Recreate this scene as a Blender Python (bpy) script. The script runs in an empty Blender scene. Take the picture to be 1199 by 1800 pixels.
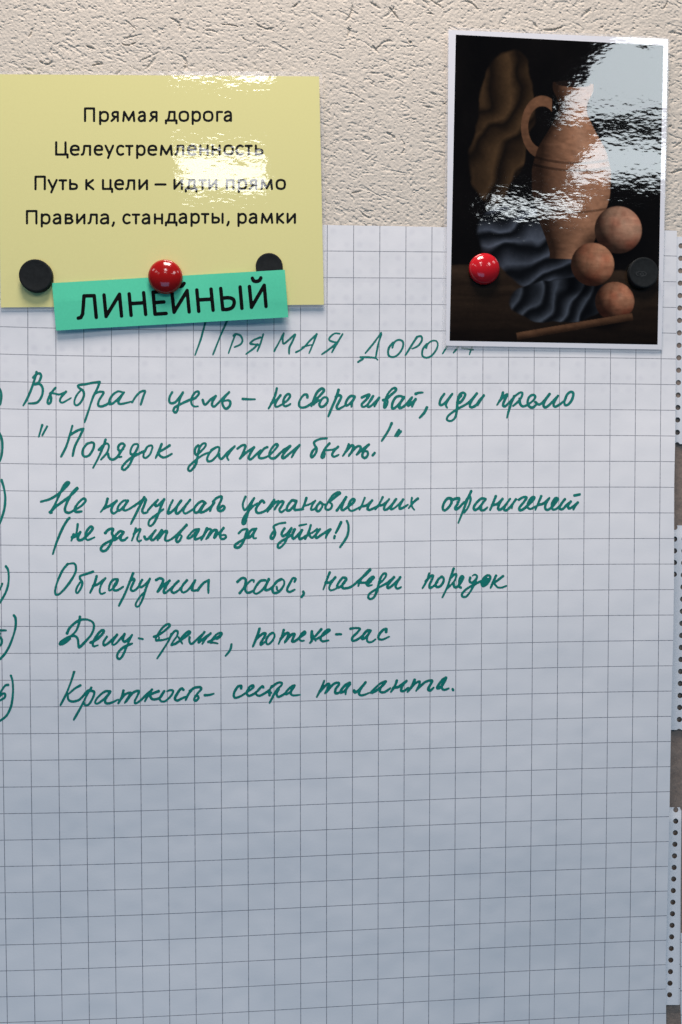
import bpy, math, random
import numpy as np

# ================================================================ camera, world, lamps, exposure
SC = bpy.context.scene
CELL = 0.025                                   # one square of the flipchart grid, metres
F = 1350.0                                     # focal length in photograph pixels (1199 x 1800)
ROT = (-3.0002468e-02, 7.3647491e-02, 1.7923856e-03)
CU, CV, CD = 9.4014773, 5.981579, 29.040358    # camera foot on the wall (grid squares) and distance


def _rot(rx, ry, rz):
    c, s = math.cos, math.sin
    X = np.array([[1, 0, 0], [0, c(rx), -s(rx)], [0, s(rx), c(rx)]])
    Y = np.array([[c(ry), 0, s(ry)], [0, 1, 0], [-s(ry), 0, c(ry)]])
    Z = np.array([[c(rz), -s(rz), 0], [s(rz), c(rz), 0], [0, 0, 1]])
    return Z @ Y @ X


R = _rot(*ROT)
# world: X right, Z up, Y into the wall; the wall is the plane Y = 0, the camera stands at Y = -0.726
M = np.array([[1, 0, 0], [0, 0, 1], [0, -1, 0]], float)
D = CD * CELL
cam_data = bpy.data.cameras.new("camera")
cam = bpy.data.objects.new("camera", cam_data)
SC.collection.objects.link(cam)
SC.camera = cam
cam_data.sensor_fit = 'VERTICAL'
cam_data.sensor_height = 36.0
cam_data.lens = 36.0 * F / 1800.0
cam_data.clip_start = 0.01
cam_data.clip_end = 100
import mathutils
ax = [M @ R @ np.array(a, float) for a in ((1, 0, 0), (0, -1, 0), (0, 0, -1))]
mw = mathutils.Matrix.Identity(4)
for k in range(3):
    for r in range(3):
        mw[r][k] = ax[k][r]
mw[0][3], mw[1][3], mw[2][3] = 0.0, -D, 0.0
cam.matrix_world = mw

world = bpy.data.worlds.new("World")
SC.world = world
world.use_nodes = True
bg = world.node_tree.nodes["Background"]
bg.inputs[0].default_value = (0.60, 0.72, 1.0, 1)
bg.inputs[1].default_value = 0.060

CEIL = 1.62                                    # ceiling panels above the camera


def panel(x, y, power, sx=0.6, sy=0.6, col=(0.97, 0.98, 1.0)):
    ld = bpy.data.lights.new("ceiling_panel", 'AREA')
    ld.shape = 'RECTANGLE'
    ld.size, ld.size_y = sx, sy
    ld.energy = power
    ld.color = col
    o = bpy.data.objects.new("ceiling_panel", ld)
    o.location = (x, y, CEIL)
    SC.collection.objects.link(o)
    return o


# overhead row near the wall, then the rows whose reflections lie in the laminate
panel(-0.05, -0.62, 34.0, 0.6, 0.6, (1.0, 0.885, 0.82))
panel(-2.1, -0.9, 6.0)
panel(2.0, -0.9, 6.0)
panel(-0.25, -2.17, 11.0, 0.38, 0.5)
panel(-0.33, -3.36, 8.0, 0.44, 0.46)
panel(-2.1, -2.2, 5.0)
panel(-2.1, -3.36, 5.0)
panel(1.50, -2.30, 13.5, 0.62, 0.6, (0.86, 0.95, 1.0))
panel(1.76, -3.05, 10.5, 0.56, 0.46, (0.86, 0.95, 1.0))
panel(1.45, -3.70, 5.0, 0.56, 0.17, (0.90, 0.97, 1.0))
# a bluish window low down across the room
wl = bpy.data.lights.new("window_light", 'AREA')
wl.shape = 'RECTANGLE'
wl.size, wl.size_y = 1.6, 1.0
wl.energy = 9.5
wl.color = (0.13, 0.56, 1.0)
wo = bpy.data.objects.new("window_light", wl)
wo.location = (-0.4, -2.4, -0.95)
wo.rotation_euler = (math.radians(90), 0, 0)
SC.collection.objects.link(wo)

SC.view_settings.view_transform = 'Standard'
SC.view_settings.look = 'None'
SC.view_settings.exposure = 0.07
SC.view_settings.gamma = 1.0
SC.view_settings.use_curve_mapping = False
SC.cycles.max_bounces = 6
SC.cycles.use_denoising = True

# ================================================================ helpers
BU = [-0.02141, -0.0403, 0.01882, -0.01241, -0.03086, 0.03407, -0.06849, 0.03681, 0.0126, 0.09284]
BV = [0.04117, 0.04789, -0.02231, -0.11041, -0.1545, 0.03417, 0.01508, -0.06224, 0.00071, 0.15296]


def rays(x, y):
    d = np.stack([(np.asarray(x, float) - 599.5) / F, (np.asarray(y, float) - 900) / F, np.ones_like(np.asarray(x, float))])
    return np.tensordot(R, d, 1)


def P(x, y, h):
    """point of the scene that lies h metres in front of the wall at a measured place of the sheet"""
    d = rays(x, y)
    t = (D - np.asarray(h, float)) / d[2]
    return np.stack([t * d[0], -np.asarray(h, float) + 0 * d[0], -t * d[1]], -1)


def grid_uv(x, y):
    """printed grid coordinates (the sheet is slightly stretched and wavy)"""
    d = rays(x, y)
    t = CD / d[2]
    u, v = CU + t * d[0], CV + t * d[1]
    a, b = np.clip((u - 11) / 14, -1.1, 1.1), np.clip((v - 12) / 16, -1.0, 1.05)
    i = 0
    ru, rv = 0, 0
    for p in range(4):
        for q in range(4 - p):
            ru = ru + BU[i] * a ** p * b ** q
            rv = rv + BV[i] * a ** p * b ** q
            i += 1
    return u - ru, v - rv


def vnoise(x, y, seed=0):
    """smooth value noise, 0..1"""
    xi, yi = np.floor(x).astype(np.int64), np.floor(y).astype(np.int64)
    fx, fy = x - xi, y - yi
    fx, fy = fx * fx * (3 - 2 * fx), fy * fy * (3 - 2 * fy)

    def hsh(i, j):
        n = (i * 374761393 + j * 668265263 + seed * 1442695041) & 0xFFFFFFFF
        n = ((n ^ (n >> 13)) * 1274126177) & 0xFFFFFFFF
        return ((n ^ (n >> 16)) & 0xFFFFFF) / float(0xFFFFFF)
    return (hsh(xi, yi) * (1 - fx) + hsh(xi + 1, yi) * fx) * (1 - fy) + (hsh(xi, yi + 1) * (1 - fx) + hsh(xi + 1, yi + 1) * fx) * fy


def fbm(x, y, seed=0, o=4):
    s, a, n = 0, 0.5, 0
    for k in range(o):
        s = s + a * vnoise(x * 2 ** k, y * 2 ** k, seed + k * 17)
        n += a
        a *= 0.5
    return s / n


def sstep(a, b, x):
    t = np.clip((np.asarray(x, float) - a) / (b - a), 0, 1)
    return t * t * (3 - 2 * t)


def root(name, label, cat, loc, group=None):
    o = bpy.data.objects.new(name, None)
    o.empty_display_size = 0.01
    o.location = loc
    SC.collection.objects.link(o)
    tag(o, label, cat, group)
    return o


def tag(o, label=None, cat=None, group=None, kind=None):
    for k, v in (("label", label), ("category", cat), ("group", group), ("kind", kind)):
        if v:
            o[k] = v


def link(name, co, faces, mat, parent=None, uv=None, smooth=False, col=None):
    """one mesh object; co in scene coordinates; faces is an (n,4) array or a list of tuples"""
    co = np.asarray(co, float).reshape(-1, 3)
    off = np.array(parent.location if parent and parent.parent is None else
                   (np.array(parent.location) + np.array(parent.parent.location) if parent else co.mean(0)))
    me = bpy.data.meshes.new(name)
    if isinstance(faces, np.ndarray):
        n, k = faces.shape
        me.vertices.add(len(co))
        me.vertices.foreach_set("co", (co - off).ravel())
        me.loops.add(n * k)
        me.loops.foreach_set("vertex_index", faces.astype(np.int32).ravel())
        me.polygons.add(n)
        me.polygons.foreach_set("loop_start", np.arange(0, n * k, k, dtype=np.int32))
        me.polygons.foreach_set("loop_total", np.full(n, k, dtype=np.int32))
        me.update(calc_edges=True)
    else:
        me.from_pydata((co - off).tolist(), [], faces)
        me.update()
    if uv is not None:
        l = me.uv_layers.new(name="UVMap")
        vi = np.empty(len(me.loops), dtype=np.int32)
        me.loops.foreach_get("vertex_index", vi)
        l.data.foreach_set("uv", np.asarray(uv, float)[vi].ravel())
    if col is not None:
        at = me.color_attributes.new("ink", 'FLOAT_COLOR', 'POINT')
        at.data.foreach_set("color", np.concatenate([col, np.ones((len(col), 1))], 1).astype(np.float32).ravel())
    me.polygons.foreach_set("use_smooth", np.full(len(me.polygons), bool(smooth)))
    me.materials.append(mat)
    o = bpy.data.objects.new(name, me)
    SC.collection.objects.link(o)
    if parent is not None:
        o.parent = parent
    else:
        o.location = off
    return o


def quads(nx, ny):
    i = np.arange(nx * ny).reshape(ny, nx)
    # facing the camera (-Y) with y running down
    return np.stack([i[:-1, :-1], i[1:, :-1], i[1:, 1:], i[:-1, 1:]], -1).reshape(-1, 4)


def field_mesh(name, fn, x0, x1, y0, y1, step, hfun, mat, parent, uvf=None, thick=0.0, smooth=False):
    """flat cut-out: the region fn(x, y) < 0 in sheet pixels, traced with smooth borders (marching squares)"""
    xs, ys = np.arange(x0, x1 + step, step), np.arange(y0, y1 + step, step)
    Xg, Yg = np.meshgrid(xs, ys)
    Fv = fn(Xg, Yg)
    Fv = np.where(np.abs(Fv) < 1e-4, -1e-4, Fv)
    ins = Fv < 0
    c = ins[:-1, :-1].astype(int) + ins[:-1, 1:] + ins[1:, :-1] + ins[1:, 1:]
    verts, vid, faces = [], {}, []

    def vert(key, x, y):
        k = vid.get(key)
        if k is None:
            k = vid[key] = len(verts)
            verts.append((x, y))
        return k
    for j, i in zip(*np.nonzero(c)):
        ring = ((j, i), (j + 1, i), (j + 1, i + 1), (j, i + 1))
        f = []
        for a in range(4):
            p, q = ring[a], ring[(a + 1) % 4]
            if ins[p]:
                f.append(vert(p, xs[p[1]], ys[p[0]]))
            if ins[p] != ins[q]:
                t = Fv[p] / (Fv[p] - Fv[q])
                f.append(vert((min(p, q), max(p, q)), xs[p[1]] + t * (xs[q[1]] - xs[p[1]]), ys[p[0]] + t * (ys[q[0]] - ys[p[0]])))
        if len(f) > 2:
            faces.append(f)
    v = np.array(verts)
    h = hfun(v[:, 0], v[:, 1])
    co = P(v[:, 0], v[:, 1], h)
    uv = None if uvf is None else np.stack(uvf(v[:, 0], v[:, 1]), -1)
    if thick:
        n = len(v)
        co = np.concatenate([co, P(v[:, 0], v[:, 1], h - thick)])
        if uv is not None:
            uv = np.concatenate([uv, uv])
        count = {}
        for f in faces:
            for a, b in zip(f, f[1:] + f[:1]):
                count[(a, b)] = 1
        rim = [(b, a, a + n, b + n) for (a, b) in count if (b, a) not in count]
        faces = faces + [[q + n for q in f[::-1]] for f in faces] + rim
    return link(name, co, faces, mat, parent, uv=uv, smooth=smooth)


def smooth_path(pts, d=1.2):
    """Catmull-Rom through the points; points flagged as corners stay sharp"""
    out = []
    n = len(pts)
    for k in range(n - 1):
        p1, p2 = np.array(pts[k][:2]), np.array(pts[k + 1][:2])
        p0 = np.array(pts[k - 1][:2]) if k > 0 else p1
        p3 = np.array(pts[k + 2][:2]) if k + 2 < n else p2
        m1 = (p2 - p0) * 0.5 if not pts[k][2] else (p2 - p1)
        m2 = (p3 - p1) * 0.5 if not pts[k + 1][2] else (p2 - p1)
        if pts[k][2] and pts[k + 1][2]:
            m1 = m2 = p2 - p1
        L = np.hypot(*(p2 - p1))
        lim = 1.3 * L
        for m in (m1, m2):
            q = np.hypot(*m)
            if q > lim:
                m *= lim / q
        s = max(2, int(L / d))
        for t in np.linspace(0, 1, s, endpoint=(k == n - 2)):
            out.append((2 * t ** 3 - 3 * t ** 2 + 1) * p1 + (t ** 3 - 2 * t ** 2 + t) * m1 + (-2 * t ** 3 + 3 * t ** 2) * p2 + (t ** 3 - t ** 2) * m2)
    if len(out) == 0:
        out = [np.array(pts[0][:2])]
    return np.array(out)


def parse(txt, ox, oy, sc):
    res = []
    for st in txt.replace("\n", "|").split("|"):
        pts = []
        for w in st.split():
            sharp = w[0] == 'L'
            a, b = w.lstrip('L').split(',')
            pts.append((ox + float(a) / sc, oy + float(b) / sc, sharp))
        if len(pts) > 1:
            res.append(pts)
    return res


def ink_mesh(name, strokes, hfun, mat, parent, step=1.0, press=0.0, seed=1):
    """strokes: [(points, width)] in sheet pixels -> one flat mesh covering the inked area"""
    segs = []
    rnd = random.Random(seed)
    for pts, w in strokes:
        p = smooth_path(pts)
        n = len(p)
        ph, fr = rnd.uniform(0, 6), rnd.uniform(0.04, 0.09)
        wv = w * (1 + press * (0.6 * np.sin(ph + fr * np.arange(n)) + 0.4 * np.sin(2.3 * ph + 2.7 * fr * np.arange(n))))
        if press and n > 8:                     # the pen lands heavy and leaves light
            wv = wv * (1 + 0.10 * np.exp(-np.arange(n) / 3.0)) * (1 - 0.30 * np.exp(-np.arange(n)[::-1] / 3.0))
        segs.append((p, wv))
    lo = np.min([p.min(0) for p, _ in segs], 0) - 6
    hi = np.max([p.max(0) for p, _ in segs], 0) + 6
    nx, ny = int((hi[0] - lo[0]) / step) + 2, int((hi[1] - lo[1]) / step) + 2
    fld = np.full((ny, nx), 9.0)
    for p, wv in segs:
        for k in range(len(p) - 1):
            a, b, r = p[k], p[k + 1], 0.25 * (wv[k] + wv[k + 1])
            m = r + 2 * step
            i0, i1 = int((min(a[0], b[0]) - m - lo[0]) / step), int((max(a[0], b[0]) + m - lo[0]) / step) + 1
            j0, j1 = int((min(a[1], b[1]) - m - lo[1]) / step), int((max(a[1], b[1]) + m - lo[1]) / step) + 1
            i0, j0 = max(i0, 0), max(j0, 0)
            X, Y = np.meshgrid(lo[0] + step * np.arange(i0, min(i1 + 1, nx)), lo[1] + step * np.arange(j0, min(j1 + 1, ny)))
            dx, dy = b - a
            L2 = dx * dx + dy * dy + 1e-9
            t = np.clip(((X - a[0]) * dx + (Y - a[1]) * dy) / L2, 0, 1)
            d = np.hypot(X - a[0] - t * dx, Y - a[1] - t * dy) - r
            s = fld[j0:j0 + d.shape[0], i0:i0 + d.shape[1]]
            np.minimum(s, d, out=s)
    rough = 0.35 * (vnoise(np.arange(nx)[None, :] * 0.55 * step + 0 * np.arange(ny)[:, None], np.arange(ny)[:, None] * 0.55 * step + 0 * np.arange(nx)[None, :], seed) - 0.5) if press else 0
    fld = fld + rough
    return field_mesh(name, lambda X, Y: fld, lo[0], lo[0] + step * (nx - 1) - 0.5 * step, lo[1], lo[1] + step * (ny - 1) - 0.5 * step, step, hfun, mat, parent)


# ---------------------------------------------------------------- materials
def mat(name, rgb, rough=0.6, spec=0.3, **k):
    m = bpy.data.materials.new(name)
    m.use_nodes = True
    b = m.node_tree.nodes["Principled BSDF"]
    b.inputs["Base Color"].default_value = (*rgb, 1)
    b.inputs["Roughness"].default_value = rough
    b.inputs["Specular IOR Level"].default_value = spec
    return m, m.node_tree.nodes, m.node_tree.links, b


def node(ns, typ, **k):
    n = ns.new(typ)
    for a, v in k.items():
        if isinstance(a, str) and hasattr(n, a):
            setattr(n, a, v)
    return n


def math_(ns, ls, op, a, b=None, c=None):
    n = ns.new("ShaderNodeMath")
    n.operation = op
    for i, v in enumerate((a, b, c)):
        if v is None:
            continue
        if isinstance(v, (int, float)):
            n.inputs[i].default_value = v
        else:
            ls.new(v, n.inputs[i])
    return n.outputs[0]


def noise(ns, ls, scale, detail=3, rough=0.5, stretch=None, coord='Object'):
    tc = ns.new("ShaderNodeTexCoord")
    n = ns.new("ShaderNodeTexNoise")
    n.inputs["Scale"].default_value = scale
    n.inputs["Detail"].default_value = detail
    n.inputs["Roughness"].default_value = rough
    if stretch:
        mp = ns.new("ShaderNodeMapping")
        mp.inputs["Scale"].default_value = stretch
        ls.new(tc.outputs[coord], mp.inputs[0])
        ls.new(mp.outputs[0], n.inputs["Vector"])
    else:
        ls.new(tc.outputs[coord], n.inputs["Vector"])
    return n.outputs[0]


def vary(ns, ls, bsdf, rgb, fac, amount, dark=None):
    """base colour slightly mottled"""
    mx = ns.new("ShaderNodeMix")
    mx.data_type = 'RGBA'
    mx.inputs[6].default_value = (*[c * (1 - amount) for c in rgb], 1)
    mx.inputs[7].default_value = (*[min(1, c * (1 + amount)) for c in rgb], 1)
    ls.new(fac, mx.inputs[0])
    ls.new(mx.outputs[2], bsdf.inputs["Base Color"])
    return mx


def bump(ns, ls, bsdf, fac, dist, strength=1.0, sock="Normal"):
    b = ns.new("ShaderNodeBump")
    b.inputs["Strength"].default_value = strength
    b.inputs["Distance"].default_value = dist
    ls.new(fac, b.inputs["Height"])
    if bsdf is not None:
        ls.new(b.outputs[0], bsdf.inputs[sock])
    return b


def coat(ns, ls, bsdf, amp=1.0):
    """clear laminating film bonded to the print: mirror-like, not quite flat"""
    bsdf.inputs["Coat Weight"].default_value = 1.0
    bsdf.inputs["Coat Roughness"].default_value = 0.032
    bsdf.inputs["Coat IOR"].default_value = 1.53
    a = noise(ns, ls, 20, 1, 0.4)
    b = noise(ns, ls, 230, 2, 0.5, (0.7, 1, 1.5))
    ba = bump(ns, ls, None, a, 0.00014 * amp)
    c = noise(ns, ls, 75, 2, 0.55, (0.8, 1, 1.35))
    bc = bump(ns, ls, None, c, 0.00008 * amp)
    ls.new(ba.outputs[0], bc.inputs["Normal"])
    bb = bump(ns, ls, bsdf, b, 0.000024 * amp, sock="Coat Normal")
    ls.new(bc.outputs[0], bb.inputs["Normal"])


def film_material(milky=0.2):
    """the free margin of the laminating pouch: clear, glossy, a little milky"""
    m = bpy.data.materials.new("laminate_film")
    m.use_nodes = True
    ns, ls = m.node_tree.nodes, m.node_tree.links
    b = ns["Principled BSDF"]
    b.inputs["Base Color"].default_value = (0.86, 0.86, 0.88, 1)
    b.inputs["Roughness"].default_value = 0.08
    tr = ns.new("ShaderNodeBsdfTransparent")
    mx = ns.new("ShaderNodeMixShader")
    mx.inputs[0].default_value = milky
    ls.new(tr.outputs[0], mx.inputs[1])
    ls.new(b.outputs[0], mx.inputs[2])
    ls.new(mx.outputs[0], ns["Material Output"].inputs[0])
    bump(ns, ls, b, noise(ns, ls, 60, 2, 0.5), 0.0006)
    return m


# ---------------------------------------------------------------- handwriting
# (part label, [(crop x, crop y, scale, pen width, [strokes])]) - measured on the sheet
S1, S2, S3 = 4.282, 3.997, 5.45
HAND = [
 ("green capital handwriting across the top of the sheet", [
  (320, 555, S1, 3.7, """178,40 140,180 97,298|340,36 290,150 233,292|402,140 375,210 350,283|388,150 405,138 440,150 455,185 440,215 395,236
   590,163 545,180 512,208 540,215 572,215|570,215 540,245 482,288|612,138 590,210 566,268|694,266 730,200 765,132 758,172 765,210 800,185 852,140 825,205 808,240 806,286
   858,274 910,245 960,190 1014,138|1014,138 985,215 956,283|905,238 940,226 975,218
   1187,135 1150,133 1115,160 1108,182 1135,195 1165,200|1165,205 1110,250 1053,290"""),
  (580, 555, S1, 3.7, """95,138 55,205 14,276|385,128 330,205 266,282|388,140 365,210 345,312|230,312 290,312 340,318 360,332|248,326 230,336 212,348
   470,240 485,200 515,182 545,190 552,220 535,265 495,305 455,308 438,285 445,240 475,200|655,160 610,230 568,298|664,155 688,155 692,185 665,225 620,248
   725,242 735,215 765,190 800,190 812,220 795,265 755,308 715,314 695,295 700,250 730,210|890,215 870,250 848,285|975,215 955,248 930,278|1075,215 1062,255 1050,292|995,243 1080,256"""),
 ]),
 ("first line of green cursive handwriting", [
  (0, 640, S1, 4.4, """-4,185 8,215 10,250 2,305|275,60 262,110 235,190 205,260 175,312|250,102 275,75 300,70 310,90 295,130 268,152|262,152 300,150 322,185 315,240 285,285 250,295 215,296
   418,178 395,205 368,250 358,285 368,298 382,285 385,250 375,222|380,215 415,222 448,228 497,208|497,208 460,250 452,278 470,290 505,272 535,254
   750,135 700,140 640,152 590,160 595,178 625,200 632,235 610,285 580,310 562,300 562,270 580,230 610,195|750,138 730,190 700,250 670,340 637,438
   715,222 750,208 780,212 770,235 745,275 740,310 765,318 800,305 830,285|930,215 890,205 850,230 825,270 825,300 850,295 890,260 935,212|930,215 905,255 890,285 905,300 950,292 995,280
   995,288 1025,240 1060,208 1092,203 1080,240 1060,305"""),
  (270, 640, S1, 4.6, """140,212 122,245 118,280 135,295 165,285 195,250 222,210|220,215 200,260 190,300 180,345 165,365 150,352 160,325 210,298 270,270 310,258 340,225 335,205 310,215 288,255 285,295 305,318 335,318
   370,270 380,300 395,302 430,265 468,238|468,240 445,280 440,308 455,320 480,300 530,245 568,210|568,212 535,250 518,290 530,325 550,335 572,315 578,285 560,272 530,278|672,262 720,265 765,264
   928,182 915,235 890,290 866,335|885,295 920,275 958,232|955,235 930,270 915,305 925,322 955,310 985,290 1010,270 1028,240 1015,224 990,245 975,285 985,315 1010,312 1030,300"""),
  (510, 660, S1, 4.8, """130,165 128,145 105,145 80,175 65,215 80,240 115,238 150,218 185,190 235,140 255,112 238,98 205,125 180,175 160,232|175,215 200,195 225,185|230,188 255,165 280,170 280,200 255,230 230,235 220,215 235,185
   365,108 345,170 315,240 288,308|345,160 370,148 385,160 370,195 350,235 362,253 390,240 420,222|485,158 455,155 425,190 418,225 440,220 475,180 490,163|485,165 465,205 462,235
   540,165 575,150 597,145 575,180 540,215 545,235 570,230 610,185 628,155|625,155 595,200 585,235 605,232 640,200 672,165|670,168 650,200 635,232
   700,185 725,180 760,145 795,115 795,95 770,100 735,140 715,190 708,240 722,232 735,195 728,178|860,165 830,155 795,165 770,210 770,248 800,235 840,190 860,160|858,165 830,205 820,240 840,242 875,215 915,165
   918,165 895,205 888,228 910,212 945,178|945,178 930,205 918,235|945,138 970,130 998,128|1030,240 1010,280 975,318"""),
  (750, 660, S1, 4.7, """133,138 105,180 98,215 115,222 150,195 193,138|193,138 165,180 145,220 155,242|260,152 240,175 235,200 250,205 280,170 290,140 270,130 245,150 232,200 228,260 215,315 185,342 155,335 158,310 190,280 245,245 300,215 340,180 378,135
   378,135 345,180 325,225 340,240 375,220 400,185 430,150|430,150 400,195 385,225|575,128 555,180 530,222|550,190 580,158 608,143 585,190 575,225 590,232 620,205 660,160 700,130 720,130 715,160 690,195 650,230
   660,155 640,200 620,260 605,318|700,175 705,215 725,232 760,220 800,190 818,160 800,145 770,165 760,205 775,235 800,240 825,220|820,200 845,218 875,200 925,140|925,140 890,190 880,225 895,240 930,215 990,152
   990,152 965,195 955,225 970,235 1005,215 1035,190|1040,185 1060,140 1090,122 1105,140 1090,190 1060,222 1040,220 1038,190"""),
 ]),
 ("second line of green cursive handwriting in quotation marks", [
  (0, 735, S1, 4.5, """-4,115 14,160 18,220 12,280 -2,325|318,52 292,140|355,62 318,130|545,58 525,130 500,210 460,290|535,122 580,95 625,78|628,80 600,140 565,210 547,285
   650,195 690,182 708,195 700,235 670,280 635,288 620,265 630,225 655,195|795,162 775,220 740,300 700,375|745,238 775,205 805,190 820,210 805,260 760,312
   815,270 820,295 845,312 880,295 920,235 938,205 920,190 895,205 890,235 905,245 930,232|905,247 893,290 915,290
   1042,208 1035,195 1005,200 985,235 985,270 1010,268 1035,225 1042,205|1030,240 1005,290 975,350 940,388 918,378 935,345 985,300 1050,265 1090,245|1090,250 1110,215 1140,205 1148,220 1130,270 1100,298 1080,290 1085,255"""),
  (220, 735, S1, 4.5, """275,195 255,245 230,300|335,205 290,235 250,258|250,258 265,285 300,295 352,268
   550,205 530,225 525,260 540,275 575,245 605,210 605,190 580,195 555,235 545,290 530,350 495,395 475,390 480,365 520,325 580,280 630,258|650,240 690,218 710,225 695,275 655,318 625,325 618,300 640,255 680,220
   705,270 712,300 730,305 770,260 825,210|825,212 790,255 768,290 778,315|845,230 880,205 905,205 895,245 865,305|865,303 910,260 972,218|970,220 945,260 930,300 945,310 985,275 1020,240
   1070,218 1045,230 1010,275 1010,298 1040,300 1085,280 1125,240 1150,205 1135,195 1105,225 1085,270 1095,300 1130,298 1165,265 1200,235"""),
  (480, 735, S1, 4.5, """80,238 105,225 130,210 90,255 68,290 80,302 120,270 200,200|200,203 165,250 140,295|405,152 350,158 310,180 315,205 330,230 320,265 295,295 285,280 300,245 325,222
   425,190 395,225 370,270 365,295 380,295 390,270 385,242|385,240 420,240 455,235 490,215|490,215 460,245 445,275 460,290 495,275
   570,195 550,245 525,285|545,255 590,205 605,210 595,245 570,285|575,275 630,215 660,215 650,245 630,275 680,230 722,195|722,198 690,235 672,280 690,300 712,280 710,250 680,252
   765,262 750,280|893,38 870,90 818,172|948,88 918,135|963,100 935,135"""),
 ]),
 ("third line of green cursive handwriting", [
  (0, 830, S1, 4.8, """12,60 30,120 40,200 30,290 -2,385|308,222 380,200 450,155 505,100 520,80 505,75 480,100 450,165 415,240 380,305 378,300 420,260 480,215 540,170 588,122|375,300 388,304|580,118 545,155 515,205 490,270 495,298 520,305 560,285 610,255 645,215 630,198 595,225 565,270 570,298 615,295
   810,200 795,250 758,300|785,272 830,250 880,215|878,215 850,250 838,290 855,310 885,292|960,215 930,215 895,250 885,285 905,285 940,250 965,212|962,215 935,260 930,285 955,285 1000,260 1050,225 1085,195
   1085,190 1065,230 1035,290 985,390|1050,225 1085,200 1100,205 1085,250 1070,290 1085,308 1112,300"""),
  (260, 840, S1, 4.7, """0,245 35,205 75,165|75,165 55,195 60,212 85,200 122,160|122,162 100,210 75,280 45,340 20,362 5,350 15,315 60,280 118,235
   188,168 165,215 150,265 165,265 215,220 250,170|250,172 220,215 210,260 225,268 270,225 318,165|318,165 285,210 268,250 280,268 310,255 350,228|435,190 410,175 375,195 350,230 352,258 378,258 402,225 430,185|430,190 405,230 395,258 420,255 465,225 500,190
   500,185 480,215 468,250|490,178 520,150 555,140 550,170 525,225 535,248 560,245 578,225 565,210 540,228
   735,142 715,195 725,240 750,225 800,150|800,152 770,215 745,290 730,340 715,345 715,315 740,270 790,215 825,190|875,185 860,170 840,190 815,230 820,260 850,262 900,235 945,170
   950,165 930,210 900,258|915,235 960,185 985,175 975,205 950,240|955,235 990,185 1020,178 1010,205 990,240 1005,258 1030,240|1115,175 1085,170 1055,205 1045,240 1065,245 1100,210 1120,170|1118,175 1105,215 1105,240 1130,240 1170,235"""),
  (500, 840, S1, 4.6, """100,240 130,236|165,152 150,200 130,240|145,210 190,198 235,170|232,172 210,205 200,238 220,238 245,215|270,182 245,212 240,242 260,250 285,215 280,185 265,185|275,190 300,200 320,195
   340,178 400,130 420,115 405,108 365,130 330,180 308,225 325,240 350,230 358,200 340,185|395,245 430,195 465,142|465,145 440,195 430,235 445,242 480,215 515,190 528,165 510,160 485,195 485,235 510,248 560,225 580,213
   605,150 585,200 565,240|580,215 620,205 662,168|660,170 635,205 625,235 645,240 680,225 705,212|740,145 715,195 685,238|705,210 745,200 790,160|788,160 760,200 750,235 770,238 800,212 840,162
   840,160 810,205 800,235 820,232 860,200 895,160|893,163 870,205 868,232 890,226 930,202|960,150 955,190 965,225 978,240|1005,155 970,185 935,228"""),
  (760, 840, S1, 4.7, """140,155 115,155 90,185 78,225 90,245 120,225 145,185 140,157 150,172|150,165 180,155 203,155 190,195 172,225 180,238 210,215 240,180|293,100 265,160 235,240 195,340|255,170 280,140 288,165 270,220 240,262
   400,160 370,155 335,185 312,220 320,242 350,225 390,175 402,158|398,165 370,205 365,240 390,242 415,222|478,138 455,195 435,242|450,205 490,195 530,155|528,158 505,195 495,230 510,240 545,210 585,158
   585,158 555,200 540,235 555,245 590,215 630,158|630,160 605,200 600,230|650,165 685,145 710,148 690,180 655,225 660,245 690,232 720,205 760,165 768,145 745,150 720,190 720,225 745,232 780,212
   820,138 795,195 775,242|795,205 840,190 882,150|880,155 855,195 850,230 870,240 905,215 935,175 945,157 925,155 900,195 905,235 930,235 965,205 998,160
   998,160 968,200 958,230 980,235 1015,200 1042,178|1042,178 1022,208 1030,230 1060,215 1098,182|1095,185 1075,210 1062,238|1070,132 1108,125"""),
 ]),
 ("fourth line of green cursive handwriting in brackets", [
  (80, 900, S1, 4.8, """180,45 165,60 125,130 85,225 55,318|243,92 235,150 225,178|212,168 195,215|200,190 232,180 262,150|262,152 245,185 248,210 275,208 320,170 355,125 340,110 310,145 300,190 320,210 370,190
   450,158 475,132 508,128 500,160 510,190 490,240 455,288 425,292 418,270 445,240 500,210 530,192|588,152 560,145 525,180 515,210 535,205 575,165 590,148|585,155 565,190 570,212 595,210 618,190
   680,125 665,175 650,215|665,165 695,135 715,130 700,170 690,205 705,222 720,212|745,185 755,205 775,200 830,135|828,138 800,180 795,208 815,208 850,170 875,135|875,138 850,180 845,212
   855,195 890,150 915,145 905,180 900,210 925,215 970,188 1010,150 1065,95|1062,98 1020,145 985,205 990,225 1010,215 1025,180 1010,170|1155,130 1120,135 1085,170 1068,195 1090,195 1130,155 1158,128|1150,140 1130,180 1125,205 1150,200 1185,180"""),
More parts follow.
